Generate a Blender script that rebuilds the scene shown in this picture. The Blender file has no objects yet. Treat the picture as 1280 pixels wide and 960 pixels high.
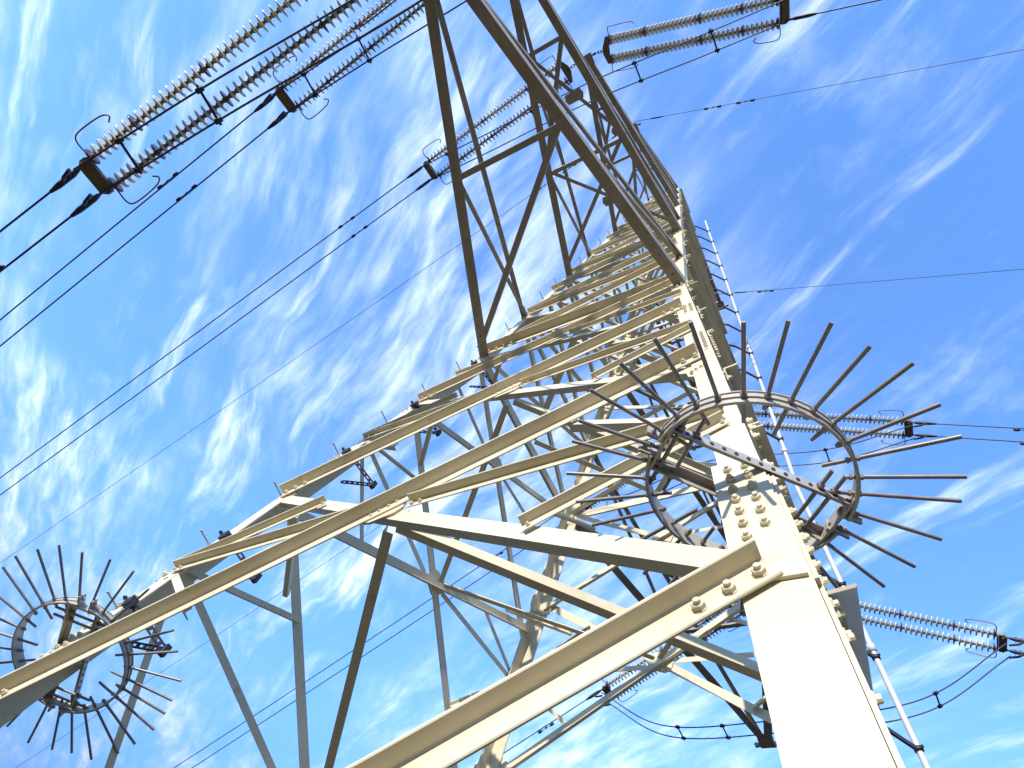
import bpy, math, random
import numpy as np
random.seed(4)
SC = bpy.context.scene
COL = SC.collection
S = 3.2            # metres per model unit (half the tower's width at eye level)
Z0 = 0.80          # eye height above ground, in model units

def U(x, y, z):
    return np.array([x * S, y * S, (z + Z0) * S])

# ------------------------------------------------------------------ camera
cam_d = bpy.data.cameras.new('camera')
cam = bpy.data.objects.new('camera', cam_d)
COL.objects.link(cam)
SC.camera = cam
RX = np.array([0.85733546, 0.44424272, 0.26004675])
DN = np.array([-0.29144452, 0.83532331, -0.46614918])
FW = np.array([-0.42430649, 0.32385702, 0.84562441])
from mathutils import Matrix, Vector
cp = U(0.98913843, -1.45496859, 0.0)
cam.matrix_world = Matrix(((RX[0], -DN[0], -FW[0], cp[0]), (RX[1], -DN[1], -FW[1], cp[1]),
                           (RX[2], -DN[2], -FW[2], cp[2]), (0, 0, 0, 1)))
cam_d.sensor_width = 36.0
cam_d.lens = 36.0 * 815.868 / 1280.0
cam_d.clip_start = 0.05
cam_d.clip_end = 6000.0

# ------------------------------------------------------------------ light
SUN_EL, SUN_AZ = math.radians(25.0), math.radians(-81.0)     # azimuth of the sun, from +X towards +Y
sdir = Vector((math.cos(SUN_EL) * math.cos(SUN_AZ), math.cos(SUN_EL) * math.sin(SUN_AZ), math.sin(SUN_EL)))
sun_d = bpy.data.lights.new('sun', 'SUN')
sun_d.energy = 3.1
sun_d.angle = math.radians(0.5)
sun_d.color = (1.0, 0.94, 0.85)
sun = bpy.data.objects.new('sun', sun_d)
COL.objects.link(sun)
sun.rotation_euler = sdir.to_track_quat('Z', 'Y').to_euler()
sun.location = (0, -40, 60)

world = bpy.data.worlds.new('World')
SC.world = world
world.use_nodes = True
nt = world.node_tree
for n_ in list(nt.nodes):
    nt.nodes.remove(n_)
def WN(t, **k):
    n_ = nt.nodes.new(t)
    for a, b in k.items():
        setattr(n_, a, b)
    return n_
def wl(a, b):
    nt.links.new(a, b)
out = WN('ShaderNodeOutputWorld')
bg = WN('ShaderNodeBackground')
bg.inputs['Strength'].default_value = 0.15
wl(bg.outputs[0], out.inputs['Surface'])
sky = WN('ShaderNodeTexSky', sky_type='NISHITA')
sky.sun_disc = False
sky.sun_elevation = SUN_EL
sky.sun_rotation = math.pi / 2 - SUN_AZ
sky.air_density = 1.0
sky.dust_density = 0.3
sky.ozone_density = 2.0
SKY_TINT = (0.98, 1.42, 1.98, 1)
CLOUD = (5.2, 5.9, 6.8, 1)
tint = WN('ShaderNodeMix', data_type='RGBA', blend_type='MULTIPLY')
tint.inputs['Factor'].default_value = 1.0
wl(sky.outputs[0], tint.inputs['A'])
tint.inputs['B'].default_value = SKY_TINT
# cirrus: noise on the plane of the cloud deck (direction divided by its height), combed along one wind direction
tc = WN('ShaderNodeTexCoord')
sep = WN('ShaderNodeSeparateXYZ')
wl(tc.outputs['Generated'], sep.inputs[0])
mx = WN('ShaderNodeMath', operation='MAXIMUM')
wl(sep.outputs['Z'], mx.inputs[0]); mx.inputs[1].default_value = 0.06
dx = WN('ShaderNodeMath', operation='DIVIDE'); wl(sep.outputs['X'], dx.inputs[0]); wl(mx.outputs[0], dx.inputs[1])
dy = WN('ShaderNodeMath', operation='DIVIDE'); wl(sep.outputs['Y'], dy.inputs[0]); wl(mx.outputs[0], dy.inputs[1])
cmb = WN('ShaderNodeCombineXYZ'); wl(dx.outputs[0], cmb.inputs[0]); wl(dy.outputs[0], cmb.inputs[1])
rot = WN('ShaderNodeMapping'); rot.inputs['Rotation'].default_value = (0, 0, math.radians(28))
wl(cmb.outputs[0], rot.inputs[0])
warp = WN('ShaderNodeTexNoise'); warp.inputs['Scale'].default_value = 2.6; warp.inputs['Detail'].default_value = 3
wl(rot.outputs[0], warp.inputs['Vector'])
wsub = WN('ShaderNodeVectorMath', operation='SUBTRACT'); wl(warp.outputs['Color'], wsub.inputs[0]); wsub.inputs[1].default_value = (.5, .5, .5)
wsc = WN('ShaderNodeVectorMath', operation='SCALE'); wl(wsub.outputs[0], wsc.inputs[0]); wsc.inputs['Scale'].default_value = 0.12
wadd = WN('ShaderNodeVectorMath', operation='ADD'); wl(rot.outputs[0], wadd.inputs[0]); wl(wsc.outputs[0], wadd.inputs[1])
def streak(scale, loc, sc, detail, rough, lo, hi):
    m_ = WN('ShaderNodeMapping')
    m_.inputs['Scale'].default_value = scale
    m_.inputs['Location'].default_value = loc
    wl(wadd.outputs[0], m_.inputs[0])
    t_ = WN('ShaderNodeTexNoise')
    t_.inputs['Scale'].default_value = sc
    t_.inputs['Detail'].default_value = detail
    t_.inputs['Roughness'].default_value = rough
    wl(m_.outputs[0], t_.inputs['Vector'])
    r_ = WN('ShaderNodeMapRange', interpolation_type='SMOOTHSTEP')
    r_.inputs['From Min'].default_value = lo
    r_.inputs['From Max'].default_value = hi
    wl(t_.outputs['Fac'], r_.inputs['Value'])
    return r_.outputs[0]
def mul(a, b):
    m_ = WN('ShaderNodeMath', operation='MULTIPLY')
    for i, v in enumerate((a, b)):
        if isinstance(v, float): m_.inputs[i].default_value = v
        else: wl(v, m_.inputs[i])
    return m_.outputs[0]
def mxm(a, b):
    m_ = WN('ShaderNodeMath', operation='MAXIMUM'); wl(a, m_.inputs[0]); wl(b, m_.inputs[1]); return m_.outputs[0]
band = streak((0.8, 0.9, 1), (2.1, 1.2, 0), 1.25, 4, 0.5, 0.40, 0.62)
fib = streak((0.9, 4.0, 1), (0.3, 2.2, 0), 3.0, 10, 0.60, 0.34, 0.72)
fine = streak((1.2, 5.0, 1), (4.3, 6.2, 0), 6.0, 7, 0.6, 0.12, 0.85)
wisp = streak((0.40, 2.6, 1), (5.3, 0.2, 0), 2.6, 10, 0.58, 0.52, 0.78)
puff = streak((1.2, 1.7, 1), (7.3, 4.1, 0), 3.6, 12, 0.62, 0.50, 0.82)
# more cloud towards one side of the sky than the other
side = WN('ShaderNodeMapRange', interpolation_type='SMOOTHSTEP')
side.inputs['From Min'].default_value = 0.10; side.inputs['From Max'].default_value = -0.50
side.inputs['To Min'].default_value = 0.06; side.inputs['To Max'].default_value = 1.0
wl(dx.outputs[0], side.inputs['Value'])
c1 = mul(mul(mul(band, fib), side.outputs[0]), fine)
c2 = mul(mxm(mul(c1, 1.4), mxm(mul(mul(wisp, fine), 2.0), mul(mul(puff, fine), 0.6))), 0.8)
cm = WN('ShaderNodeMix', data_type='RGBA')
wl(c2, cm.inputs['Factor'])
wl(tint.outputs['Result'], cm.inputs['A'])
cm.clamp_factor = True
cm.inputs['B'].default_value = CLOUD
# sky colour dimmed towards the horizon to weaken fill light on the undersides
low = WN('ShaderNodeMapRange', interpolation_type='SMOOTHSTEP')
low.inputs['From Min'].default_value = 0.05; low.inputs['From Max'].default_value = 0.62
low.inputs['To Min'].default_value = 0.10; low.inputs['To Max'].default_value = 1.0
wl(sep.outputs['Z'], low.inputs['Value'])
dim = WN('ShaderNodeVectorMath', operation='SCALE')
wl(cm.outputs['Result'], dim.inputs[0]); wl(low.outputs[0], dim.inputs['Scale'])
wl(dim.outputs[0], bg.inputs['Color'])

SC.view_settings.view_transform = 'Standard'
SC.view_settings.look = 'None'
SC.view_settings.exposure = 0.95
SC.view_settings.gamma = 1.0

# ------------------------------------------------------------------ materials
def material(name, col, rough=0.5, metal=0.0, var=0.12, scale=6.0, stain=None, bump=0.0, spec=0.4):
    m = bpy.data.materials.new(name)
    m.use_nodes = True
    t = m.node_tree
    b = t.nodes['Principled BSDF']
    b.inputs['Roughness'].default_value = rough
    b.inputs['Metallic'].default_value = metal
    b.inputs['Specular IOR Level'].default_value = spec
    co = t.nodes.new('ShaderNodeTexCoord')
    no = t.nodes.new('ShaderNodeTexNoise')
    no.inputs['Scale'].default_value = scale
    no.inputs['Detail'].default_value = 6
    no.inputs['Roughness'].default_value = 0.6
    t.links.new(co.outputs['Object'], no.inputs['Vector'])
    ra = t.nodes.new('ShaderNodeValToRGB')
    ra.color_ramp.elements[0].position = 0.3
    ra.color_ramp.elements[1].position = 0.72
    ra.color_ramp.elements[0].color = (*[c * (1 - var) for c in col], 1)
    ra.color_ramp.elements[1].color = (*[min(1, c * (1 + var * .6)) for c in col], 1)
    t.links.new(no.outputs['Fac'], ra.inputs['Fac'])
    last = ra.outputs['Color']
    if stain:
        n2 = t.nodes.new('ShaderNodeTexNoise')
        n2.inputs['Scale'].default_value = scale * 2.7
        n2.inputs['Detail'].default_value = 8
        n2.inputs['Roughness'].default_value = 0.7
        t.links.new(co.outputs['Object'], n2.inputs['Vector'])
        r2 = t.nodes.new('ShaderNodeMapRange')
        r2.inputs['From Min'].default_value = stain[1]
        r2.inputs['From Max'].default_value = stain[1] + 0.12
        r2.inputs['To Max'].default_value = stain[2]
        t.links.new(n2.outputs['Fac'], r2.inputs['Value'])
        mi = t.nodes.new('ShaderNodeMix')
        mi.data_type = 'RGBA'
        t.links.new(r2.outputs[0], mi.inputs['Factor'])
        t.links.new(last, mi.inputs['A'])
        mi.inputs['B'].default_value = (*stain[0], 1)
        last = mi.outputs['Result']
    t.links.new(last, b.inputs['Base Color'])
    rr = t.nodes.new('ShaderNodeMapRange')
    rr.inputs['To Min'].default_value = max(0.05, rough - 0.12)
    rr.inputs['To Max'].default_value = min(1, rough + 0.12)
    t.links.new(no.outputs['Fac'], rr.inputs['Value'])
    t.links.new(rr.outputs[0], b.inputs['Roughness'])
    if bump:
        bu = t.nodes.new('ShaderNodeBump')
        bu.inputs['Strength'].default_value = bump
        bu.inputs['Distance'].default_value = 0.004
        n3 = t.nodes.new('ShaderNodeTexNoise')
        n3.inputs['Scale'].default_value = scale * 9
        n3.inputs['Detail'].default_value = 4
        t.links.new(co.outputs['Object'], n3.inputs['Vector'])
        t.links.new(n3.outputs['Fac'], bu.inputs['Height'])
        t.links.new(bu.outputs['Normal'], b.inputs['Normal'])
    return m

PAINT = material('chalky_cream_paint', (0.66, 0.575, 0.39), 0.5, 0, 0.16, 1.6, ((0.30, 0.21, 0.12), 0.60, 0.6), 0.35)
ARM = material('shade_toned_arm_steel', (0.36, 0.30, 0.22), 0.55, 0, 0.22, 1.8, ((0.22, 0.15, 0.10), 0.60, 0.6), 0.3)  # same steel as the body, darkened overall for its shaded undersides; stains are wear
GALV = material('galvanised_steel', (0.42, 0.385, 0.32), 0.45, 0.12, 0.2, 9, ((0.16, 0.12, 0.11), 0.62, 0.5), 0.2)
SPIKE = material('spike_steel', (0.26, 0.23, 0.21), 0.42, 0.25, 0.2, 12, ((0.14, 0.10, 0.10), 0.6, 0.5), 0.1)
DARK = material('dark_fitting_steel', (0.045, 0.04, 0.05), 0.5, 0.3, 0.3, 14)
CABLE = material('weathered_aluminium_cable', (0.075, 0.07, 0.085), 0.5, 0.5, 0.25, 20)
PIPE = material('white_rail_paint', (0.55, 0.55, 0.56), 0.4, 0, 0.05, 6)
PORC = material('white_porcelain', (0.60, 0.60, 0.52), 0.22, 0, 0.05, 8, None, 0, 0.6)
BROWN = material('brown_porcelain', (0.13, 0.05, 0.035), 0.2, 0, 0.2, 8, None, 0, 0.6)
CAP = material('rusted_cap_iron', (0.21, 0.155, 0.085), 0.6, 0.1, 0.3, 22)
HORN = material('rusty_horn_rod', (0.30, 0.14, 0.09), 0.6, 0.2, 0.25, 15)
PLATE = material('tan_yoke_plate', (0.20, 0.16, 0.09), 0.55, 0.2, 0.2, 12)
SOIL = material('dry_grass_and_soil', (0.050, 0.036, 0.020), 0.95, 0, 0.35, 0.35, ((0.032, 0.036, 0.014), 0.5, 0.8), 0.6)
CONC = material('grey_concrete', (0.36, 0.35, 0.32), 0.85, 0, 0.15, 3, None, 0.5)

# ------------------------------------------------------------------ mesh helpers
def nz(v):
    v = np.asarray(v, float)
    return v / np.linalg.norm(v)

class MB:
    def __init__(self):
        self.v = []; self.f = []; self.mi = []; self.sm = []
    def add(self, vs, fs, mi=0, smooth=False):
        o = len(self.v)
        self.v += [tuple(map(float, p)) for p in vs]
        self.f += [tuple(i + o for i in f) for f in fs]
        self.mi += [mi] * len(fs); self.sm += [smooth] * len(fs)
        return self
    def prism(self, prof, p0, p1, u, v, mi=0):
        n = len(prof)
        vs = [np.asarray(p0) + a * u + b * v for a, b in prof] + [np.asarray(p1) + a * u + b * v for a, b in prof]
        d = np.asarray(p1) - np.asarray(p0)
        fs = [(i, (i + 1) % n, n + (i + 1) % n, n + i) for i in range(n)] + [tuple(range(n))[::-1], tuple(range(n, 2 * n))]
        if np.dot(np.cross(u, v), d) < 0:
            fs = [f[::-1] for f in fs]
        return self.add(vs, fs, mi)
    def angle(self, p0, p1, u, v, a, b, t):
        """steel angle: heel on the line p0-p1, one flange a wide along u, the other b wide along v"""
        d = nz(np.asarray(p1) - np.asarray(p0))
        u = nz(u - d * np.dot(u, d)); v = v - d * np.dot(v, d); v = nz(v - u * np.dot(u, v))
        c = t * .35
        return self.prism([(0, 0), (a, 0), (a, t * .6), (a - c, t), (t * 1.5, t), (t, t * 1.5), (t, b - c), (t * .6, b), (0, b)], p0, p1, u, v)
    def box(self, p0, p1, u, v, a, b):
        """bar from p0 to p1, a wide along u and b along v, centred"""
        d = nz(np.asarray(p1) - np.asarray(p0))
        u = nz(u - d * np.dot(u, d)); v = nz(np.cross(d, u)) * (1 if np.dot(np.cross(d, u), v) > 0 else -1)
        a /= 2; b /= 2
        return self.prism([(-a, -b), (a, -b), (a, b), (-a, b)], p0, p1, u, v)
    def plate(self, poly, n, t, mi=0):
        """flat polygon (3-D points), t thick along n"""
        n = nz(n); k = len(poly)
        a = [np.asarray(p) for p in poly]
        vs = a + [p + n * t for p in a]
        nn = np.cross(a[1] - a[0], a[2] - a[1])
        fs = [(i, (i + 1) % k, k + (i + 1) % k, k + i) for i in range(k)] + [tuple(range(k))[::-1], tuple(range(k, 2 * k))]
        if np.dot(nn, n) < 0:
            fs = [f[::-1] for f in fs]
        return self.add(vs, fs, mi)
    def tube(self, pts, r, n=8, mi=0, smooth=True):
        pts = [np.asarray(p, float) for p in pts]
        up = None; rings = []
        for i, p in enumerate(pts):
            d = nz(pts[min(i + 1, len(pts) - 1)] - pts[max(i - 1, 0)])
            if up is None:
                up = np.array([0, 0, 1.0]) if abs(d[2]) < .9 else np.array([1.0, 0, 0])
            e = nz(up - d * np.dot(up, d)); g = np.cross(d, e); up = e
            rr = r[i] if hasattr(r, '__len__') else r
            rings.append([p + rr * (math.cos(2 * math.pi * k / n) * e + math.sin(2 * math.pi * k / n) * g) for k in range(n)])
        vs = [q for ring in rings for q in ring]
        fs = [(i * n + k, i * n + (k + 1) % n, (i + 1) * n + (k + 1) % n, (i + 1) * n + k) for i in range(len(pts) - 1) for k in range(n)]
        self.add(vs, fs, mi, smooth)
        m = (len(pts) - 1) * n
        return self.add(vs[:n] + vs[m:], [tuple(range(n))[::-1], tuple(range(n, 2 * n))], mi)
    def lathe(self, prof, o, ax, n=16, mi=0, smooth=True):
        """prof: (radius, height along ax)"""
        ax = nz(ax); e = nz(np.cross(ax, [0, 0, 1.0] if abs(ax[2]) < .9 else [1.0, 0, 0])); g = np.cross(ax, e)
        o = np.asarray(o, float)
        vs = [o + h * ax + r * (math.cos(2 * math.pi * k / n) * e + math.sin(2 * math.pi * k / n) * g) for r, h in prof for k in range(n)]
        fs = [(i * n + k, i * n + (k + 1) % n, (i + 1) * n + (k + 1) % n, (i + 1) * n + k) for i in range(len(prof) - 1) for k in range(n)]
        return self.add(vs, fs, mi, smooth)
    def nut(self, p, n, r=0.026, fine=True):
        """washer, hexagon nut and the bolt's end standing on a surface"""
        k = 6
        if fine:
            self.lathe([(0, 0), (r * 1.12, 0), (r * 1.12, r * .14), (0, r * .14)], p, n, 12, 0, False)
        self.lathe([(r, r * .14), (r, r * .8), (r * .9, r * .92), (0, r * .92)], p, n, k, 0, False)
        self.lathe([(r * .56, r * .92), (r * .56, r * 1.45), (r * .45, r * 1.55), (0, r * 1.55)], p, n, 10 if fine else 6, 0, False)
        return self
    def mesh(self, name, mats, origin=(0, 0, 0)):
        me = bpy.data.meshes.new(name)
        o = np.asarray(origin, float)
        me.from_pydata([tuple(np.asarray(p) - o) for p in self.v], [], self.f)
        mats = mats if isinstance(mats, (list, tuple)) else [mats]
        for m in mats:
            me.materials.append(m)
        me.polygons.foreach_set('material_index', self.mi)
        me.polygons.foreach_set('use_smooth', self.sm)
        me.update()
        return me

BASE = {}
def thing(name, loc, label, cat, group=None):
    o = bpy.data.objects.new(name, None)
    COL.objects.link(o)
    o.empty_display_size = 0.2
    o.location = tuple(map(float, loc)); BASE[o] = np.asarray(loc, float)
    o['label'] = label; o['category'] = cat
    if group: o['group'] = group
    return o
def part(name, mb, mats, parent, label=None, stuff=False):
    """a mesh in world coordinates, hung under its thing or part"""
    o = bpy.data.objects.new(name, mb.mesh(name, mats, BASE[parent]))
    COL.objects.link(o)
    o.parent = parent
    BASE[o] = BASE[parent]          # parts sit at their thing's origin
    if label: o['label'] = label
    if stuff: o['kind'] = 'stuff'
    return o
def solo(name, mb, mats, label, cat, group=None, origin=None):
    """a thing that is one mesh"""
    c = np.asarray(origin if origin is not None else mb.v[0], float)
    o = bpy.data.objects.new(name, mb.mesh(name, mats, c))
    COL.objects.link(o)
    o.location = tuple(c)
    o['label'] = label; o['category'] = cat
    if group: o['group'] = group
    return o

# ------------------------------------------------------------------ ground (a hilltop falling away to both spans)
def ground():
    mb = MB()
    rad = [0, 3, 6, 9, 12, 15, 19, 24, 30, 40, 55, 75, 100, 130, 180, 300, 450, 650, 900, 1200, 1600, 2500, 5000]
    n = 48; vs = []
    rnd = random.Random(2)
    for r in rad:
        for k in range(n):
            a = 2 * math.pi * k / n
            fall = -0.62 * max(0, r - 12) if r < 110 else -60.8 + max(0, min(r, 1600) - 300) * (.24 + .035 * math.sin(3 * a + 1) + .02 * math.sin(7 * a))  # outer rise is an unseen ring of hills, added to block bright horizon sky
            j = rnd.uniform(-.5, .5) * min(1.0, max(0, r - 8) / 40) * 3
            vs.append((r * math.cos(a), r * math.sin(a), fall + j))
    fs = [(i * n + k, (i + 1) * n + k, (i + 1) * n + (k + 1) % n, i * n + (k + 1) % n) for i in range(len(rad) - 1) for k in range(n)]
    mb.add(vs, fs, 0, True)
    o = bpy.data.objects.new('ground', mb.mesh('ground', SOIL))
    COL.objects.link(o)
    o['kind'] = 'structure'
ground()

# ------------------------------------------------------------------ the tower
K1, ZW, K2 = 0.156806, 2.877, 0.085
WW = 1 - K1 * ZW
ZTOP = 7.3
def wid(z):
    return 1 - K1 * z if z <= ZW else WW - K2 * (z - ZW)
def slope(z):
    return K1 if z < ZW - 1e-6 else K2
def rotq(v, q):
    x, y, z = v
    for _ in range(q % 4):
        x, y = y, -x
    return np.array([x, y, z])
def fp(s, z, q, n=0.0):
    """point on face q (0 front, 1 left, 2 back, 3 right): s from -1 to 1 across it, z up, n metres out of it"""
    w = wid(z)
    p = U(s * w, -w, z)
    nn = nz([0, -1, slope(z)])
    return rotq(p + nn * n, q)

tower = thing('lattice_tower', U(0, 0, -Z0), 'huge cream white lattice steel pylon seen from its foot, with crossarms overhead', 'pylon')
BOLTED = MB()      # bolts too small and many to count, all round the upper tower
LT = 0.02

def member(name, q, s0, z0, s1, z1, a, outer=True, t=0.012, parent=tower, mat=None, bolts=2, b=None, label=None, lift=.002):
    zm = (z0 + z1) / 2
    n = rotq(nz([0, -1, slope(zm)]), q)
    p0, p1 = fp(s0, z0, q), fp(s1, z1, q)
    d = nz(p1 - p0)
    up = np.cross(n, d)
    if up[2] < 0: up = -up
    mb = MB()
    b = b or a
    if outer:
        h = up * a * .5 + n * lift
        mb.angle(p0 + h, p1 + h, -up, n, a, b, t)
        base = n * (t + lift); off = -up * a * .12
    else:
        h = -up * a * .5 - n * (LT + 0.002)
        mb.angle(p0 + h, p1 + h, up, -n, a, b, t)
        base = n * 0.001; off = up * a * 0
    if bolts and outer:
        for e, sg in ((p0, 1), (p1, -1)):
            for i in range(bolts):
                mb.nut(e + d * sg * (a * .45 + i * a * .95) + off + base, n, min(.026, a * .2), a > .1)
    return part(name, mb, mat or PAINT, parent, label)

# --- legs: lower length, splice, upper length up to the waist, then the top body
def leg(q):
    # corner between face q (front for q=0) at s=+1 and the face to its right: for q=0 this is the near leg
    L = None
    def ang(z0, z1, a, t, ins):
        p0 = fp(1, z0, q); p1 = fp(1, z1, q)
        u = rotq([-1, 0, 0], q); v = rotq([0, 1, 0], q)
        off = (u + v) * ins
        mb = MB(); mb.angle(p0 + off, p1 + off, u, v, a, a, t)
        return mb
    m = ang(-Z0 + .06, 0.88, 0.25, .022, 0)
    m2 = ang(0.885, ZW, 0.205, .02, 0.012)
    m3 = ang(ZW, ZTOP, 0.17, .016, 0.006)
    for x in (m2, m3):
        m.add(x.v, x.f)
    lg = part('leg', m, PAINT, tower)
    n0 = rotq(nz([0, -1, K1]), q); n1 = rotq(nz([1, 0, K1]), q)
    u = rotq([-1, 0, 0], q); v = rotq([0, 1, 0], q)
    # splice cover plates on both flanges
    for (e, n) in ((u, n0), (v, n1)):
        mb = MB()
        za, zb = (.585, .905)
        pa, pb = fp(1, za, q), fp(1, zb, q)
        mb.plate([pa + e * .012 + n * .0015, pa + e * .262 + n * .0015, pb + e * .252 + n * .0015, pb + e * .012 + n * .0015], n, .016)
        part('splice_plate', mb, PAINT, lg)
        for row, (za, zb, cnt) in enumerate(((.70, .875, 6), (.675, .875, 7))):
            for i in range(cnt):
                f = i / (cnt - 1)
                z = za + (zb - za) * f
                p = fp(1, z, q) + e * (.09 + .085 * row) + n * .0175
                if q in (0, 1):
                    bm = MB(); bm.nut(p, n, .0215)
                    part('bolt', bm, PAINT, lg)
                else:
                    BOLTED.nut(p, n, .026, False)
        # second splice higher up, and rows of bolts at the panel nodes
        for z0, cnt in ((1.66, 7), (2.2, 5), (ZW - .06, 6), (3.45, 4), (4.3, 6), (4.9, 4), (5.7, 5), (6.25, 4), (6.65, 4)):
            for i in range(cnt):
                for row in (.055, .125):
                    BOLTED.nut(fp(1, z0 + i * .028, q) + e * row + n * .002, n, .018, False)
    # bolts of the front and side gussets near the eye
    mb = MB()
    for (e, n, zz, x) in ((v, n1, .61, .10), (v, n1, .585, .16), (v, n1, .56, .08), (v, n1, .535, .15), (v, n1, .51, .09),
                          (v, n1, .45, .16), (v, n1, .93, .1), (v, n1, .96, .15), (v, n1, 1.06, .1), (v, n1, 1.1, .1), (v, n1, 1.14, .1)):
        if q == 0:
            bm = MB(); bm.nut(fp(1, zz, q) + e * x + n * .004, n, .026); part('bolt', bm, PAINT, lg)
        else:
            BOLTED.nut(fp(1, zz, q) + e * x + n * .004, n, .026, False)
    # step bolts up two legs
    if q in (1, 3):
        z = .2; i = 0
        while z < 6.8:
            mb = MB()
            e, n = ((u, n0), (v, n1))[i % 2]
            p = fp(1, z, q) + e * .06
            mb.tube([p, p + n * .165], .0085, 8)
            mb.lathe([(.014, 0), (.014, .01), (0, .01)], p + n * .165, n, 8)
            mb.nut(p, n, .016, False)
            part('step_bolt', mb, GALV, lg)
            z += .145; i += 1
    # concrete footing
    f = MB(); c = fp(1, -Z0 + .06, q)
    f.lathe([(0, .1), (.36, .1), (.4, .06), (.46, -.9), (0, -.9)], (c[0], c[1], .1), (0, 0, 1), 20, 0, False)
    part('footing', f, CONC, tower)
    return lg
LEGS = {q: leg(q) for q in range(4)}

def gusset(name, q, s, z, w, h, tilt=0.0, n0=-.019, th=.018, parent=tower):
    c = fp(s, z, q); n = rotq(nz([0, -1, slope(z)]), q)
    e = rotq([1, 0, 0], q); g = nz(np.cross(n, e)); g = g if g[2] > 0 else -g
    e2 = math.cos(tilt) * e + math.sin(tilt) * g; g2 = -math.sin(tilt) * e + math.cos(tilt) * g
    mb = MB()
    mb.plate([c + n * n0 + e2 * a * w / 2 + g2 * b * h / 2 for a, b in ((-1, -.6), (-.6, -1), (.6, -1), (1, -.6), (1, .6), (.6, 1), (-.6, 1), (-1, .6))], n, th)
    for a, b in ((-.6, -.3), (-.2, -.1), (.25, .1), (.6, .35)):
        mb.nut(c + n * (n0 + th) + e2 * a * w / 2 + g2 * b * h / 2, n, .02, False)
    return part('gusset_plate', mb, PAINT, parent)

LEV = [-.75, .63, 1.5, 2.3, ZW]
CROSS = {}
for q in range(4):
    for i in range(4):
        za, zb = LEV[i], LEV[i + 1]
        wa, wb = wid(za), wid(zb)
        f = wa / (wa + wb); zm = za + (zb - za) * f
        ia, ib = .12 / (wa * S), .12 / (wb * S)
        A = (.135, .12, .115, .10)[i]
        oz0, oz1 = za - .005, zb + .03
        if i == 0: oz0, oz1 = za, zb - .025
        if i == 1: oz0, oz1 = za - .06, zb + .09
        if q == 1 and i: oz0 -= .24 if i == 1 else .17; oz1 -= .05
        if (q, i) == (1, 0): oz1 = .40
        member('main_brace', q, -1 + ia, oz0, 1 - ib, oz1, A, True, .013, bolts=3, b=A * .72 if i == 0 else A, lift=.019 if i == 0 else .002)
        iz0 = za - (.36 if (q, i) == (1, 1) else .005)
        iz1 = .38 if (q, i) == (0, 0) else zb - .012 - (.12 if q == 1 and i in (1, 2) else 0)
        member('main_brace', q, 1 - ia, iz0, -1 + ib, iz1, A * 1.1, False, .013, b=A * .55)
        def on(s_, sa, z_a, sb, z_b):        # height at which a brace passes s_
            x0, x1 = sa * wid(z_a), sb * wid(z_b); f_ = .5
            for _ in range(20):
                z_ = z_a + (z_b - z_a) * f_; f_ = (s_ * wid(z_) - x0) / (x1 - x0)
            return z_a + (z_b - z_a) * f_
        O = (-1 + ia, oz0, 1 - ib, oz1); I = (1 - ia, iz0, -1 + ib, iz1)
        lo_, hi_ = -.6, .6
        for _ in range(30):
            sx = (lo_ + hi_) / 2
            if on(sx, *O) < on(sx, *I): lo_ = sx
            else: hi_ = sx
        zx = on(sx, *O)
        CROSS[q, i] = (sx, zx)
        if i: gusset('gusset_plate', q, sx, zx, .34, .26, .35)
        # leg gussets
        for s in (-1, 1):
            k = .17 / (wb * S)
            if i < 3 and not (i == 0 and (q, s) in ((0, -1), (1, 1))):
                gusset('gusset_plate', q, s * (1 - k), zb, .20, .26, s * .25, -.041, .018)
        if i == 3:
            im = .1 / (wid(zm) * S)
            member('horizontal_strut', q, sx + .12, zx - .008, 1 - im, zm + .015, .06, True, .009)
            member('horizontal_strut', q, -1 + im, zm - .01, sx - .11, zx + .003, .06, True, .009)
        if i < 3:
            wm = wid(zm); im = .1 / (wm * S)
            m = (.09, .08, .07)[i]
            member('horizontal_strut', q, sx + .10, zx - .012, 1 - im, zm + .022, m, True, .01)
            member('horizontal_strut', q, -1 + im, zm - .015, sx - .09, zx + .004, m, True, .01)
            r = (.08, .07, .06)[i]
            # redundants from the legs' mid nodes to the braces' quarter points
            member('redundant_brace', q, .52, on(.52, *I), 1 - im, zm - .01, r, True, .009, bolts=1)
            member('redundant_brace', q, -1 + im, zm + .0, -.46, on(-.46, *I), r, True, .009, bolts=1)
            member('redundant_brace', q, -1 + im, zm - .02, -.52, on(-.52, *O), r, False, .009)
            if i or q: member('redundant_brace', q, .50, on(.50, *O), 1 - im, zm + .03, r, False, .009)
# plan bracing: a diamond joining the crossings of the four faces
for q in range(4):
    for i in range(3):
        p0 = fp(*CROSS[q, i], q, -.06); p1 = fp(*CROSS[(q + 1) % 4, i], q + 1, -.06)
        inw = nz(-(p0 + p1) * np.array([1, 1, 0]))
        mb = MB(); h = np.array([0, 0, -.055 + .018 * (q % 2)]); e_ = nz(p1 - p0) * .09; p0 = p0 + e_; p1 = p1 - e_
        mb.angle(p0 + h, p1 + h, np.array([0, 0, 1.0]), inw, .10 - .015 * i, .10 - .015 * i, .011)
        part('plan_brace', mb, PAINT, tower)
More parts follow.
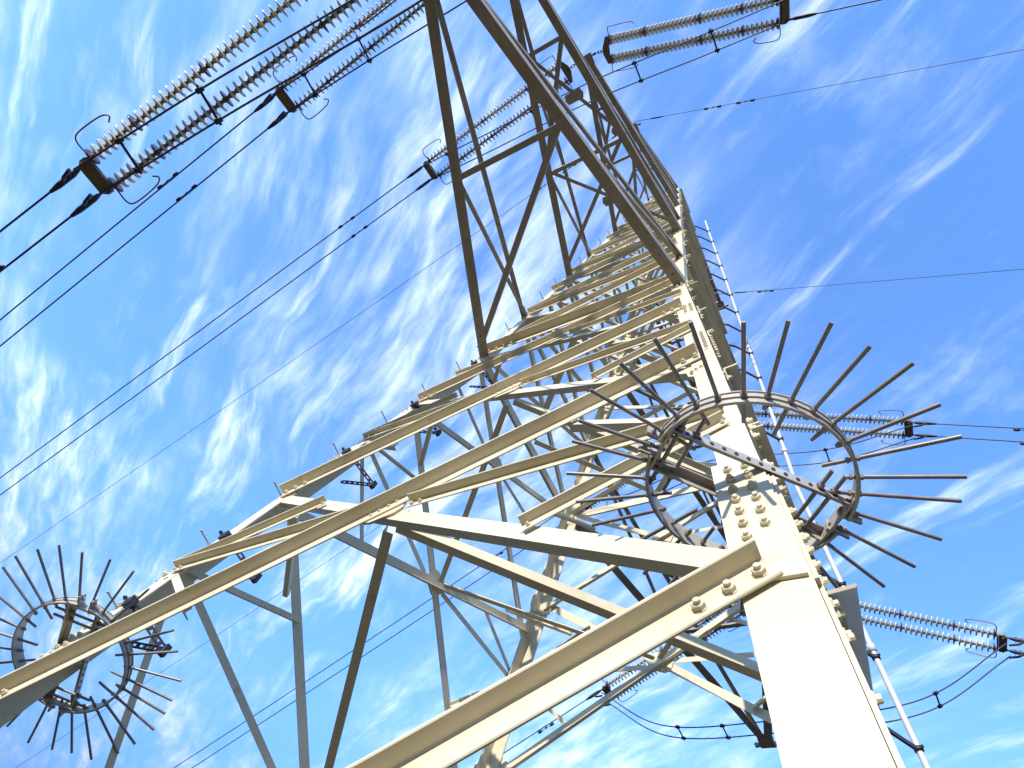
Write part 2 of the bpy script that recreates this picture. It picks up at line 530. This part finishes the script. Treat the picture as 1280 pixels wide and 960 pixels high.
# waist ring and upper body
for q in range(4):
    iw = .1 / (WW * S)
    member('waist_beam', q, -1 + iw, ZW + .03, 1 - iw, ZW + .03, .15, True, .014, bolts=4)
    mb = MB(); p0 = fp(0, ZW, q, -.06); p1 = fp(0, ZW, q + 1, -.06); e_ = nz(p1 - p0) * .09; p0 = p0 + e_ + np.array([0, 0, .016 * (q % 2)]); p1 = p1 - e_ + np.array([0, 0, .016 * (q % 2)])
    mb.angle(p0, p1, np.array([0, 0, 1.0]), nz(-(p0 + p1) * np.array([1, 1, 0])), .1, .1, .01)
    part('plan_brace', mb, PAINT, tower)
UP = [ZW, 3.5, 3.95, 4.37, 4.93, 5.4, 5.75, 6.25, 6.68, ZTOP]
for q in range(4):
    for i in range(len(UP) - 1):
        za, zb = UP[i], UP[i + 1]
        ia, ib = .09 / (wid(za) * S), .09 / (wid(zb) * S)
        a = .10 if i < 3 else .085 if i < 6 else .07
        member('upper_brace', q, -1 + ia, za + .05, 1 - ib, zb + .01, a, True, .01, bolts=2)
        member('upper_brace', q, 1 - ia, za + .04, -1 + ib, zb - .02, a, False, .01)
        if i in (0, 2, 3, 5, 6, 7, 8):
            member('level_strut', q, -1 + ib, zb + .03, 1 - ib, zb + .03, a, True, .01, bolts=2)
mb = MB()
for q in range(4):
    pass
for i, z in enumerate(UP[1:]):
    w_ = wid(z) - .03
    for j, (sx_, sy_) in enumerate(((1, 1), (1, -1))):
        m = MB(); p0 = U(-w_ * sx_, -w_ * sy_, z + .012 * j - .02); p1 = U(w_ * sx_, w_ * sy_, z + .012 * j - .02)
        d_ = nz(p1 - p0)
        m.angle(p0, p1, np.array([-d_[1], d_[0], 0]), np.array([0, 0, 1.0]), .065, .065, .008)
        part('plan_brace', m, PAINT, tower)
for i in range(4):
    # short corner ties just inside each leg
    for q in range(4):
        z = LEV[i] + (LEV[i + 1] - LEV[i]) * .78
        p0 = fp(.62, z, q, -.06); p1 = fp(-.62, z - .02, q + 3, -.06)
        m = MB(); d_ = nz(p1 - p0)
        if i: 
            m.angle(p0, p1, np.array([0, 0, 1.0]), nz(np.cross(d_, [0, 0, 1])), .055, .055, .007)
            part('corner_tie', m, PAINT, tower)
part('bolt', BOLTED, PAINT, tower, stuff=True)

# deep side gusset on the near leg (the shaded plate beyond its edge)
mb = MB()
n1 = nz([1, 0, K1])
def rp(y, z, n=0.0):          # point on the right face, y metres in from the near edge
    p = fp(1, z, 0); return p + np.array([0, 1.0, 0]) * y + n1 * n
mb.plate([rp(.05, .62, .004), rp(.44, .66, .004), rp(.44, .10, .004), rp(.05, .10, .004)], n1, .016)
part('gusset_plate', mb, PAINT, tower)

# --- clamps and perforated brackets on the inside of the left leg
def perforated(mb, p0, p1, u, v, w, n=6):
    """flat bar with a row of holes: two rails and the rungs between the holes"""
    p0, p1 = np.asarray(p0), np.asarray(p1); d = nz(p1 - p0); L = np.linalg.norm(p1 - p0)
    u = nz(u - d * np.dot(u, d)); v = nz(np.cross(d, u))
    for s in (-1, 1):
        mb.box(p0 + u * s * w * .36, p1 + u * s * w * .36, u, v, w * .28, .008)
    for i in range(n + 1):
        c = p0 + d * L * i / n
        a, b = c - d * min(.018, L / n * .3), c + d * min(.018, L / n * .3)
        mb.box(a, b, u, v, w * .48, .0075)
for z in (.93, 1.235, 1.785, 2.22, 2.72):
    c = fp(-1, z, 0)
    toe = c + np.array([.215, -.01, 0])
    mb = MB()
    mb.box(toe + np.array([-.05, .0, .0]), toe + np.array([.04, .0, .02]), np.array([0, 0, 1.0]), np.array([0, 1.0, 0]), .08, .07)
    mb.nut(toe + np.array([-.03, -.045, .02]), np.array([0, -1.0, 0]), .02, False)
    a = toe + np.array([.03, .04, 0]); k = toe + np.array([.20, .44, -.14]); e = c + np.array([.03, .27, -.14])
    perforated(mb, a, k, np.array([0, 0, 1.0]), None, .06)
    perforated(mb, k, e, np.array([0, 0, 1.0]), None, .06)
    mb.box(k - np.array([0, 0, .05]), k + np.array([0, 0, .05]), np.array([1.0, 0, 0]), np.array([0, 1.0, 0]), .05, .05)
    part('perforated_bracket', mb, DARK, tower, 'black perforated bracket clamped to the leg')

# ------------------------------------------------------------------ crossarms (parts of the tower)
TIP = {'lowN': (.12, -2.28, 2.877), 'midN': (.1, -2.46, 4.37), 'topN': (.05, -1.68, 5.75), 'ewN': (.05, -.98, 7.1),
       'lowF': (-.05, 2.55, 2.877), 'midF': (-.03, 2.75, 4.37), 'topF': (-.14, 1.77, 5.75), 'ewF': (.33 * .6, 1.05, 7.1)}
Zv = np.array([0, 0, 1.0])
def crossarm(key, zb, zt, joints, xb, chord, up, lace, flat_tip=.12):
    tx, ty, tz = TIP[key]
    sg = -1 if ty < 0 else 1
    tip = U(tx, ty, zb)
    wb, wt = wid(zb), wid(zt)
    BL, BR = U(-wb, sg * wb, zb), U(wb, sg * wb, zb)
    TL, TR = U(-wt, sg * wt, zt), U(wt, sg * wt, zt)
    along = np.array([0, sg * 1.0, 0])
    a0 = MB()
    # the tip: a box of plates with lugs
    x1 = np.array([1.0, 0, 0])
    a0.box(tip - along * .22, tip + along * .06, x1, Zv, .30, .05)
    a0.box(tip - along * .18 + Zv * .10, tip + along * .04 + Zv * .10, x1, Zv, .24, .04)
    a0.box(tip - along * .06 - Zv * .02, tip - along * .06 + Zv * .12, x1, along, .26, .04)
    for s in (-1, 1):
        a0.box(tip + x1 * s * .14 - along * .02, tip + x1 * s * .25 - along * .02, Zv, along, .09, .03)
        a0.lathe([(0, -.03), (.045, -.03), (.045, .03), (0, .03)], tip + x1 * s * .22 - along * .02, along, 10, 0, False)
    arm = part('crossarm', a0, ARM, tower)
    J = {}
    def pt(side, f):
        B = BL if side < 0 else BR
        E = tip + x1 * side * .09
        return B + (E - B) * f
    for side, B, T in ((-1, BL, TL), (1, BR, TR)):
        m = MB(); E = tip + x1 * side * .09
        m.angle(B + Zv * 0.0, E, np.array([-side * 1.0, 0, 0]), Zv, chord, chord, .016)
        for f in [0.03, .06, .09, .12] + [.5, .53]:
            m.nut(B + (E - B) * f + np.array([-side * chord * .5, 0, 0]), -Zv, .018, False)
        part('bottom_chord', m, ARM, arm)
        m = MB(); E2 = E + Zv * .10
        m.angle(T, E2, np.array([-side * 1.0, 0, 0]), -Zv, up, up, .010)
        part('top_chord', m, ARM, arm)
        # lacing of the sloping side: from each joint up to the body and to the top chord
        T1 = T - np.array([side * .04, 0, 0])
        for i, f in enumerate(joints):
            P = pt(side, f) - x1 * side * chord * .3
            m = MB()
            if i == 0:
                m.angle(P, T1, x1 * -side, Zv, lace * .9, lace * .9, .008)
            else:
                Q = T + (E2 - T) * joints[i - 1]
                m.angle(P, Q, x1 * -side, Zv, lace * .8, lace * .8, .008)
            part('lacing_bar', m, ARM, arm)
    for i, f in enumerate(joints):
        a, b = pt(-1, f), pt(1, f)
        m = MB(); o = Zv * .02
        m.angle(a + o + x1 * .02, b + o - x1 * .02, -along, Zv, lace * 1.1, lace * 1.5, .009)
        part('cross_strut', m, ARM, arm)
    fs = [0.02] + list(joints)
    for i in range(len(joints)):
        f0, f1 = fs[i], fs[i + 1]
        if xb[i] in ('x', 's'):
            m = MB(); o = Zv * .03
            m.angle(pt(-1, f0) + o + x1 * .05, pt(1, f1) + o - x1 * .05, along, Zv, lace * 1.1, lace * 1.1, .008)
            part('diagonal_bar', m, ARM, arm)
        if xb[i] == 'x':
            m = MB(); o = Zv * .055
            m.angle(pt(1, f0) + o - x1 * .05, pt(-1, f1) + o + x1 * .05, along, Zv, lace * .95, lace * .95, .008)
            c = (pt(1, f0) + pt(-1, f1)) / 2 + Zv * .02
            m.plate([c + np.array([dx_, dy_, 0]) for dx_, dy_ in ((-.16, -.1), (.16, -.1), (.2, .0), (.16, .1), (-.16, .1), (-.2, 0))], -Zv, .01)
            part('diagonal_bar', m, ARM, arm)
    return arm
crossarm('lowN', 2.877, 3.5, (.49,), 's', .16, .07, .08)
crossarm('lowF', 2.877, 3.5, (.49,), 's', .16, .07, .08)
crossarm('midN', 4.37, 4.93, (.34, .68), 'xx', .15, .07, .075)
crossarm('midF', 4.37, 4.93, (.34, .68), 'xx', .15, .07, .075)
crossarm('topN', 5.75, 6.25, (.40, .72), 'sx', .13, .065, .065)
crossarm('topF', 5.75, 6.25, (.40, .72), 'sx', .13, .065, .065)
crossarm('ewN', 6.68, ZTOP, (.5,), 's', .10, .06, .055)
crossarm('ewF', 6.68, ZTOP, (.5,), 's', .10, .06, .055)

# ------------------------------------------------------------------ white rail on the far leg
base = U(wid(0) + .128, wid(0) + .125, 0.0)
rail = thing('climbing_rail', base, 'thin white tube rail running up behind the near leg on short black brackets', 'rail')
def rpt(z):
    return U(wid(z) + .128, wid(z) + .125, z)
mb = MB(); mb.tube([rpt(0), rpt(ZW), rpt(7.35)], .034, 12)
for z in (.93, 2.0, 3.2, 4.4):
    mb.lathe([(.034, -.05), (.046, -.05), (.046, .05), (.034, .05)], rpt(z), rpt(z + .1) - rpt(z), 12)
part('tube', mb, PIPE, rail)
z = .62
while z < 7.3:
    p = rpt(z); c = U(wid(z), wid(z), z); m = MB()
    d = nz((p - c) * np.array([1, 1, 0])); sd = np.array([-d[1], d[0], 0])
    k = c + (p - c) * .35 + Zv * .10
    m.box(c, k, Zv, sd, .045, .03)
    m.box(k, p - d * .03, Zv, sd, .045, .03)
    m.lathe([(.035, -.022), (.05, -.022), (.05, .022), (.035, .022)], p, rpt(z + .1) - rpt(z), 10)
    m.box(p - sd * .075, p - sd * .03, Zv, d, .03, .02)
    part('bracket', m, DARK, rail)
    z += .335

# ------------------------------------------------------------------ spiked climbing guards
def guard(label, c, n, axis_dir, leg_u, leg_v, r, r_tip, half=.13):
    """two half hoops bolted to a pair of perforated bars that clamp the leg, with rods standing out all round"""
    n = nz(n); e = nz(axis_dir - n * np.dot(axis_dir, n)); g = nz(np.cross(n, e))
    o = thing('anti_climb_guard', c, label, 'spiked guard', 'spiked guards around the legs')
    def P(a, rr, h=0.0):
        return c + rr * (math.cos(a) * e + math.sin(a) * g) + n * h
    for s in (0, 1):
        m = MB(); a0, a1 = (.10, math.pi - .10) if s == 0 else (math.pi + .10, 2 * math.pi - .10)
        k = 30
        pts = [(a0 + (a1 - a0) * i / k) for i in range(k + 1)]
        prof = [(0, -.05), (.014, -.05), (.014, -.043), (.007, -.041), (.007, -.006), (.016, -.004), (.016, .004), (.007, .006), (.007, .041), (.014, .043), (.014, .05), (0, .05)]
        vs = [P(a, r + x, y) for a in pts for x, y in prof]; q = len(prof)
        fs = [(i * q + j, i * q + (j + 1) % q, (i + 1) * q + (j + 1) % q, (i + 1) * q + j) for i in range(k) for j in range(q)]
        fs = [f[::-1] for f in fs]
        m.add(vs, fs + [tuple(range(q)), tuple(range(k * q, k * q + q))[::-1]])
        for a in (a0, a1):               # end lugs
            t = nz(P(a + .01, r) - P(a, r)); rd = nz(P(a, 1) - c)
            m.box(P(a, r - .02), P(a, r + .075), n, t, .07, .012)
            m.nut(P(a, r + .045) + t * .006, t, .014, False); m.nut(P(a, r + .045) - t * .006, -t, .014, False)
        part('hoop', m, GALV, o)
    rnd = random.Random(5)
    N = 29
    for i in range(N):
        a = 2 * math.pi * (i + .35) / N
        inn = r - (.035, .13, .05, .17, .035, .10)[i % 6]
        tilt = rnd.uniform(-.02, .02); sw = rnd.uniform(-.03, .03)
        m = MB(); p0 = P(a, inn, -tilt * .3); p1 = P(a + sw, r_tip * rnd.uniform(.97, 1.03), tilt)
        m.tube([p0, p1], .0102, 9)
        d = nz(p1 - p0); pc = p0 + d * (r - inn)
        m.nut(pc - d * .012, -d, .016, False)
        m.nut(pc + d * .017, d, .016, False)
        part('spike', m, SPIKE, o)
    # clamp bars either side of the leg, and the threaded rods that draw them together
    for s in (-1, 1):
        m = MB(); b = g * s * half
        a, z_ = c + b - e * r * .98, c + b + e * r * .98
        m.angle(a + n * .02, z_ + n * .02, -n, g * -s, .055, .05, .007)
        for i in range(15):
            f = (i + .5) / 15
            m.lathe([(.011, 0), (.011, .003), (0, .003)], a + (z_ - a) * f + n * -.01 + g * s * .0005, g * s, 8, 1, False)
        part('clamp_bar', m, [GALV, DARK], o)
    for f in (-.86, -.70, .62, .76):
        m = MB(); p = c + e * r * f
        m.tube([p - g * (half + .11), p + g * (half + .11)], .011, 8)
        for s in (-1, 1):
            m.nut(p + g * s * (half + .004), g * s, .02, False)
        part('threaded_rod', m, SPIKE, o)
    for s in (-1, 1):
        m = MB(); p = c + e * r * s * .95
        m.box(p - g * (half + .03), p + g * (half + .03), n, e, .075, .014)
        m.box(p - g * .05 - e * s * .02, p - g * .05 + e * s * .09, n, g, .07, .012)
        m.box(p + g * .05 - e * s * .02, p + g * .05 + e * s * .09, n, g, .07, .012)
        part('end_bracket', m, GALV, o)
    return o
cA = U(.832, -.852, .86)
guard('spiked guard hoop clamped round the thick near leg at the right', cA, np.array([0.02, -.02, 1.0]),
      U(.946, -.797, 0) - U(.782, -.961, 0), None, None, .147 * S, .276 * S)
cB = U(-(1 - K1 * .789) + .0073, -(1 - K1 * .789) + .0375, .789)
guard('smaller spiked guard hoop round the left leg at the lower left edge', cB, np.array([-.335, .248, 1.0]),
      np.array([.20, -.21, .12]), None, None, .147 * S, .285 * S)

# ------------------------------------------------------------------ insulator strings, conductors, jumpers
def bez(p, n=24):
    """smooth curve through the given points"""
    p = [np.asarray(x, float) for x in p]
    q = [2 * p[0] - p[1]] + p + [2 * p[-1] - p[-2]]; out_ = []
    for i in range(1, len(q) - 2):
        for k in range(n):
            t = k / n; a, b, c, e = q[i - 1:i + 3]
            out_.append(.5 * ((2 * b) + (c - a) * t + (2 * a - 5 * b + 4 * c - e) * t * t + (3 * b - a - 3 * c + e) * t ** 3))
    return out_ + [p[-1]]
PITCH = .106
def disc_mesh(name, mat):
    mb = MB()
    mb.lathe([(0, -.056), (.022, -.056), (.026, -.03), (.036, -.02), (.038, .03), (.03, .05), (0, .05)], (0, 0, 0), (1, 0, 0), 14, 1)
    mb.lathe([(.034, -.018), (.06, -.014), (.085, -.020), (.112, -.016), (.121, -.008), (.117, .003), (.085, .011), (.05, .020), (.034, .024)], (0, 0, 0), (1, 0, 0), 20, 0)
    return mb.mesh(name, [mat, CAP])
DISC = disc_mesh('insulator_disc', PORC)
DISC_B = disc_mesh('brown_insulator_disc', BROWN)
LIVE = {}
def frame(az, sl):
    d = nz([math.cos(az), math.sin(az), -sl]); h = nz(np.cross(Zv, d)); v = np.cross(d, h)
    return d, h, v
SEP = .215
def string(key, side, az, sl, label):
    T = U(*TIP[key]) ; d, h, v = frame(az, sl)
    T = T + np.array([math.cos(az) * .22, 0, 0])
    o = thing('insulator_string', T, label, 'insulator string', 'twin insulator strings')
    l0 = .36 if key[:3] != 'ew' else .2
    n = {'low': 43, 'mid': 41, 'top': 39}[key[:3]] + (4 if (key, side) == ('topF', 'R') else 0)
    L = l0 + .16 + n * PITCH
    m = MB()
    for i in range(3):
        a = T + d * (.02 + i * .1)
        e = h if i % 2 else v
        m.tube([a + e * .022, a + d * .05 + e * .026, a + d * .115 + e * .02, a + d * .115 - e * .02, a + d * .05 - e * .026, a - e * .022, a + e * .022], .011, 6)
    part('shackle', m, DARK, o)
    m = MB(); c = T + d * l0
    m.plate([c + h * a * 1.0 + d * b - v * .011 for a, b in ((-.07, -.09), (.07, -.09), (.31, .02), (.31, .10), (-.31, .10), (-.31, .02))], v, .022)
    part('yoke_plate', m, PLATE, o)
    for s in (-1, 1):
        a = T + d * (l0 + .10) + h * SEP * s
        for i in range(n):
            p = a + d * (PITCH * (i + .55))
            br = i in (0, 9, n // 2 + 3, n - 8, n - 1)
            ob = bpy.data.objects.new('insulator_disc', DISC_B if br else DISC)
            COL.objects.link(ob); ob.parent = o
            q = Matrix((Vector(d), Vector(h), Vector(v))).transposed().to_quaternion()
            ob.rotation_mode = 'QUATERNION'; ob.rotation_quaternion = q
            ob.location = tuple(p - T)
            if br: ob['label'] = 'dark brown disc among the white ones'
        # arcing horns at both ends: bent rods standing off the string
        for e_, f in ((a + d * .02, 1), (a + d * (n * PITCH - .02), -1)):
            m = MB(); w = h * s
            q0 = e_ + w * .05
            if f == -1:
                pts = [q0, q0 + w * .20 - d * .0, q0 + w * .27 - d * .10, q0 + w * .26 - d * .45, q0 + w * .20 - d * .56, q0 + w * .14 - d * .50]
            else:
                pts = [q0, q0 + w * .20, q0 + w * .24 + d * .05, q0 + w * .24 + d * .6, q0 + w * .18 + d * .72]
            m.tube(bez(pts, 5), .011, 6)
            part('arcing_horn', m, HORN, o)
    m = MB(); c = T + d * L
    m.plate([c + h * a + d * b - v * .03 for a, b in ((-.26, -.03), (.26, -.03), (.26, .05), (.20, .12), (-.20, .12), (-.26, .05))], v, .06)
    m.box(c - h * .24 - d * .05, c + h * .24 - d * .05, d, v, .03, .09)
    for s in (-1, 1):
        m.nut(c + h * s * .2 + v * .03 + d * .05, v, .03, False)
        m.nut(c + h * s * .2 - v * .03 + d * .05, -v, .03, False)
    part('yoke_plate', m, PLATE, o)
    E = c + d * .10
    for s in (-1, 1):
        m = MB(); p = E + h * s * .19
        m.tube([p - d * .1, p + d * .08], .02, 8)
        m.tube([p + d * .06, p + d * .14, p + d * .40, p + d * .55], [.026, .042, .042, .022], 10)
        for i in range(3):
            m.nut(p + d * (.17 + i * .08) - v * .035, -v, .022, False)
            m.nut(p + d * (.17 + i * .08) + v * .035, v, .022, False)
        m.tube([p + d * .30 - v * .03, p + d * .22 - v * .12, p + d * .06 - v * .20], .024, 8)
        part('dead_end_clamp', m, DARK, o)
    LIVE[key, side] = (E, d, h, v, sl, az)
    return o
STR = [
 ('lowN', 'L', 2.995, .425, 'nearest twin string of white discs, big at the upper left corner', 'lowest overhead crossarm to the left'),
 ('midN', 'L', 2.969, .417, 'twin string of white discs second from the upper left corner', 'second overhead crossarm to the left'),
 ('topN', 'L', 2.994, .421, 'twin string of white discs at upper centre, crossing behind the brown crossarm chords', 'small top crossarm to the left'),
 ('topF', 'L', 2.975, .422, 'twin string of white discs half hidden behind bracing left of the guard', 'far top crossarm to the left'),
 ('midF', 'L', 2.967, .430, 'twin string of white discs seen below the wide cream brace at bottom centre', 'far second crossarm to the left'),
 ('topN', 'R', .268, .42, 'twin string of white discs at the top right, nearest the top edge', 'small top crossarm to the right'),
 ('topF', 'R', .168, .376, 'twin string of grey white discs right of the spiked guard, at mid height', 'far top crossarm to the right'),
 ('midF', 'R', .176, .355, 'twin string of white discs at the lower right edge, ending in a rusty horn loop', 'far second crossarm to the right'),
]
WL = {'lowN': ('upper left', 'nearest'), 'midN': ('upper left', 'second'), 'topN': ('left', 'long')}
for key, side, az, sl, lab, ph in STR:
    string(key, side, az, sl, lab)

def cable_pts(E, d, sl, az, off, length=150, n=30):
    """a conductor leaving along d and sagging to its lowest point"""
    pts = []
    hd = np.array([math.cos(az), math.sin(az), 0]); s0 = d[2] / math.hypot(d[0], d[1]); c = -s0 / (2 * 160.0)
    for i in range(n + 1):
        x = length * (i / n) ** 1.6
        pts.append(E + off + hd * x + Zv * (s0 * x + c * x * x))
    return pts
WIRE_LABEL = {
 ('lowN', 'L'): 'thick conductor wire leaving the biggest insulator string at the left edge',
 ('midN', 'L'): 'conductor wire leaving the second insulator string towards the left edge',
 ('topN', 'L'): 'long conductor wire crossing the open sky left of the pylon',
 ('topF', 'L'): 'thin conductor wire passing behind the left bracing to the bottom edge',
 ('midF', 'L'): 'thin conductor wire leaving the bottom centre string to the left',
 ('topN', 'R'): 'conductor wire leaving the top right insulator string',
 ('topF', 'R'): 'pale conductor wire from the mid right string to the right edge',
 ('midF', 'R'): 'conductor wire beyond the lower right insulator string',
}
WHERE = {
 ('lowN', 'L'): 'at the far left edge', ('midN', 'L'): 'beyond the second string at upper left', ('topN', 'L'): 'in open sky left of the pylon',
 ('topF', 'L'): 'behind the left bracing', ('midF', 'L'): 'at bottom centre', ('topN', 'R'): 'at the top edge right of centre',
 ('topF', 'R'): 'at the right edge, mid height', ('midF', 'R'): 'beyond the lower right string',
}
def damper(p, d, label, r=1.0):
    m = MB(); dn = np.array([0, 0, -1.0]); dn = nz(dn - d * np.dot(dn, d))
    c = p + dn * .075
    o = thing('vibration_damper', p, label, 'damper', 'dumbbell dampers on the wires')
    m.tube([c - d * .2, c + d * .2], .009, 6); m.box(p - dn * .02, c + dn * .012, d, np.cross(d, dn), .05, .03)
    part('clamp', m, DARK, o)
    for s in (-1, 1):
        m = MB(); q = c + d * s * .2
        m.lathe([(0, -.06), (.026, -.06), (.036, -.03), (.036, .05), (.02, .065), (0, .065)], q, d * s, 10)
        part('weight', m, DARK, o)
DAMP = {('lowN', 'L'): 1.35, ('midN', 'L'): 1.95, ('topN', 'L'): 1.75, ('topF', 'L'): 2.4, ('midF', 'L'): 1.2, ('topN', 'R'): 1.35, ('topF', 'R'): 1.75, ('midF', 'R'): 1.9}
for (key, side), (E, d, h, v, sl, az) in list(LIVE.items()):
    for s, w in ((1, 'upper'), (-1, 'lower')):
        off = d * .5 + h * s * .19
        # which of the pair lies higher in the picture
        up_is = 1 if side == 'L' else 1
        mb = MB(); mb.tube(cable_pts(E, d, sl, az, off), .0150, 7)
        lab = WIRE_LABEL[key, side]
        near = np.dot(h * s, np.array([0, 1.0, 0])) < 0
        solo('conductor_wire', mb, CABLE, lab + (', nearer one' if near else ', farther one'), 'wire', 'conductor wires', E + off)
        L = DAMP[key, side]
        pts = cable_pts(E, d, sl, az, off, L + (.12 if s > 0 else 0), 2)
        damper(pts[-1], nz(pts[-1] - pts[-2]), 'dumbbell damper ' + WHERE[key, side] + (', on the nearer wire' if near else ', on the farther wire'))

def jumper(key, drop, ph, spots, az_r=None, swing=0.0):
    T = U(*TIP[key]); sg = -1 if TIP[key][1] < 0 else 1
    EL, dl = LIVE[key, 'L'][0], LIVE[key, 'L'][1]; hl = LIVE[key, 'L'][2]
    if (key, 'R') in LIVE:
        ER, hr = LIVE[key, 'R'][0], LIVE[key, 'R'][2]
    else:
        d, h, v = frame(.25, .40); ER, hr = T + d * 2.6 - Zv * 1.4, h
    cc = []
    for s in (-1, 1):
        o = np.array([0, 1.0, 0]) * .2 * s
        a = EL + np.array([0, 1.0, 0]) * .2 * s + dl * .06 - Zv * .08
        b = ER + np.array([0, 1.0, 0]) * .2 * s - Zv * .16
        M = T + o - Zv * drop + np.array([0, sg * swing, 0])
        p1 = a + (M - a) * .42 - Zv * drop * .16; p2 = b + (M - b) * .42 - Zv * drop * .16
        pts = bez([a, p1, M, p2, b]); cc.append(pts)
        mb = MB(); mb.tube(pts, .0145, 7)
        solo('jumper_cable', mb, CABLE, 'slack jumper cable ' + ph + (', nearer one' if (s < 0) else ', farther one'), 'cable', 'jumper cables', a)
    for f, where in spots:
        i = int(f * (len(cc[0]) - 1)); a, b = cc[0][i], cc[1][i]; dd = nz(cc[0][min(i + 1, len(cc[0]) - 1)] - cc[0][max(i - 1, 0)])
        m = MB(); e = nz(b - a)
        m.tube([a - e * .06, b + e * .06], .018, 8)
        for p in (a, b):
            m.lathe([(0, -.05), (.034, -.05), (.04, 0), (.034, .05), (0, .05)], p, dd, 8)
            m.tube([p - dd * .16, p + dd * .16], .008, 6)
        solo('cable_spacer', m, DARK, 'black spacer on the jumpers ' + ph + ', ' + where, 'spacer', 'spacer bars on the jumper cables', a)
jumper('lowN', .5, 'beside the nearest insulator string', ((.10, 'lowest one'), (.24, 'upper one')), swing=-.6)
jumper('midN', .5, 'hanging beside the second string at upper left', ((.10, 'lowest one'), (.24, 'upper one')), swing=-.6)
jumper('topN', 1.6, 'under the small top crossarm', ((.12, 'left one by the string'), (.38, 'middle one'), (.62, 'right one'), (.80, 'farthest right one')), swing=-.77)
jumper('topF', 2.6, 'behind the near leg at mid right', ((.2, 'left one'), (.62, 'one beside the leg'), (.76, 'farthest right one')))
jumper('midF', 3.9, 'across the bottom right corner', ((.3, 'left one'), (.4, 'second from left'), (.66, 'right one beside the rail'), (.8, 'farthest right one')))

# ------------------------------------------------------------------ earth wires
def earth(key, side, az, sl, label, phr, dl_):
    T = U(*TIP[key]); d, h, v = frame(az, sl)
    m = MB()
    m.tube([T, T + d * .12], .012, 6); m.tube([T + d * .1, T + d * .5], .010, 6)
    m.tube([T + d * .5, T + d * .54, T + d * .9, T + d * .95], [.012, .024, .024, .01], 8)
    mb = MB(); mb.tube([T + d * .02] + cable_pts(T, d, sl, az, d * .95), .0085, 6)
    o = thing('earth_wire', T, label, 'wire', 'thin earth wires')
    part('strand', mb, CABLE, o); part('tension_clamp', m, DARK, o)
    for L in dl_:
        p = cable_pts(T, d, sl, az, d * .95, L, 2)
        damper(p[-1], nz(p[-1] - p[-2]), 'tiny damper on the thin earth wire ' + phr + (', nearer the arm' if L == dl_[0] else ', farther out'))
earth('ewN', 'L', 3.007, .419, 'hair thin earth wire running down left from behind the big crossarm chords', 'left of the top crossarm', (1.5, 2.4))
earth('ewN', 'R', .231, .419, 'hair thin earth wire leaving the topmost arm across the upper right sky', 'at upper right', (1.5, 2.4))
earth('ewF', 'R', .148, .384, 'hair thin earth wire crossing the right sky at mid height behind the white rail', 'at mid right', (.6,))
earth('ewF', 'L', 2.98, .42, 'hair thin earth wire passing behind the upper lattice down to the left', 'behind the upper lattice', (1.5,))
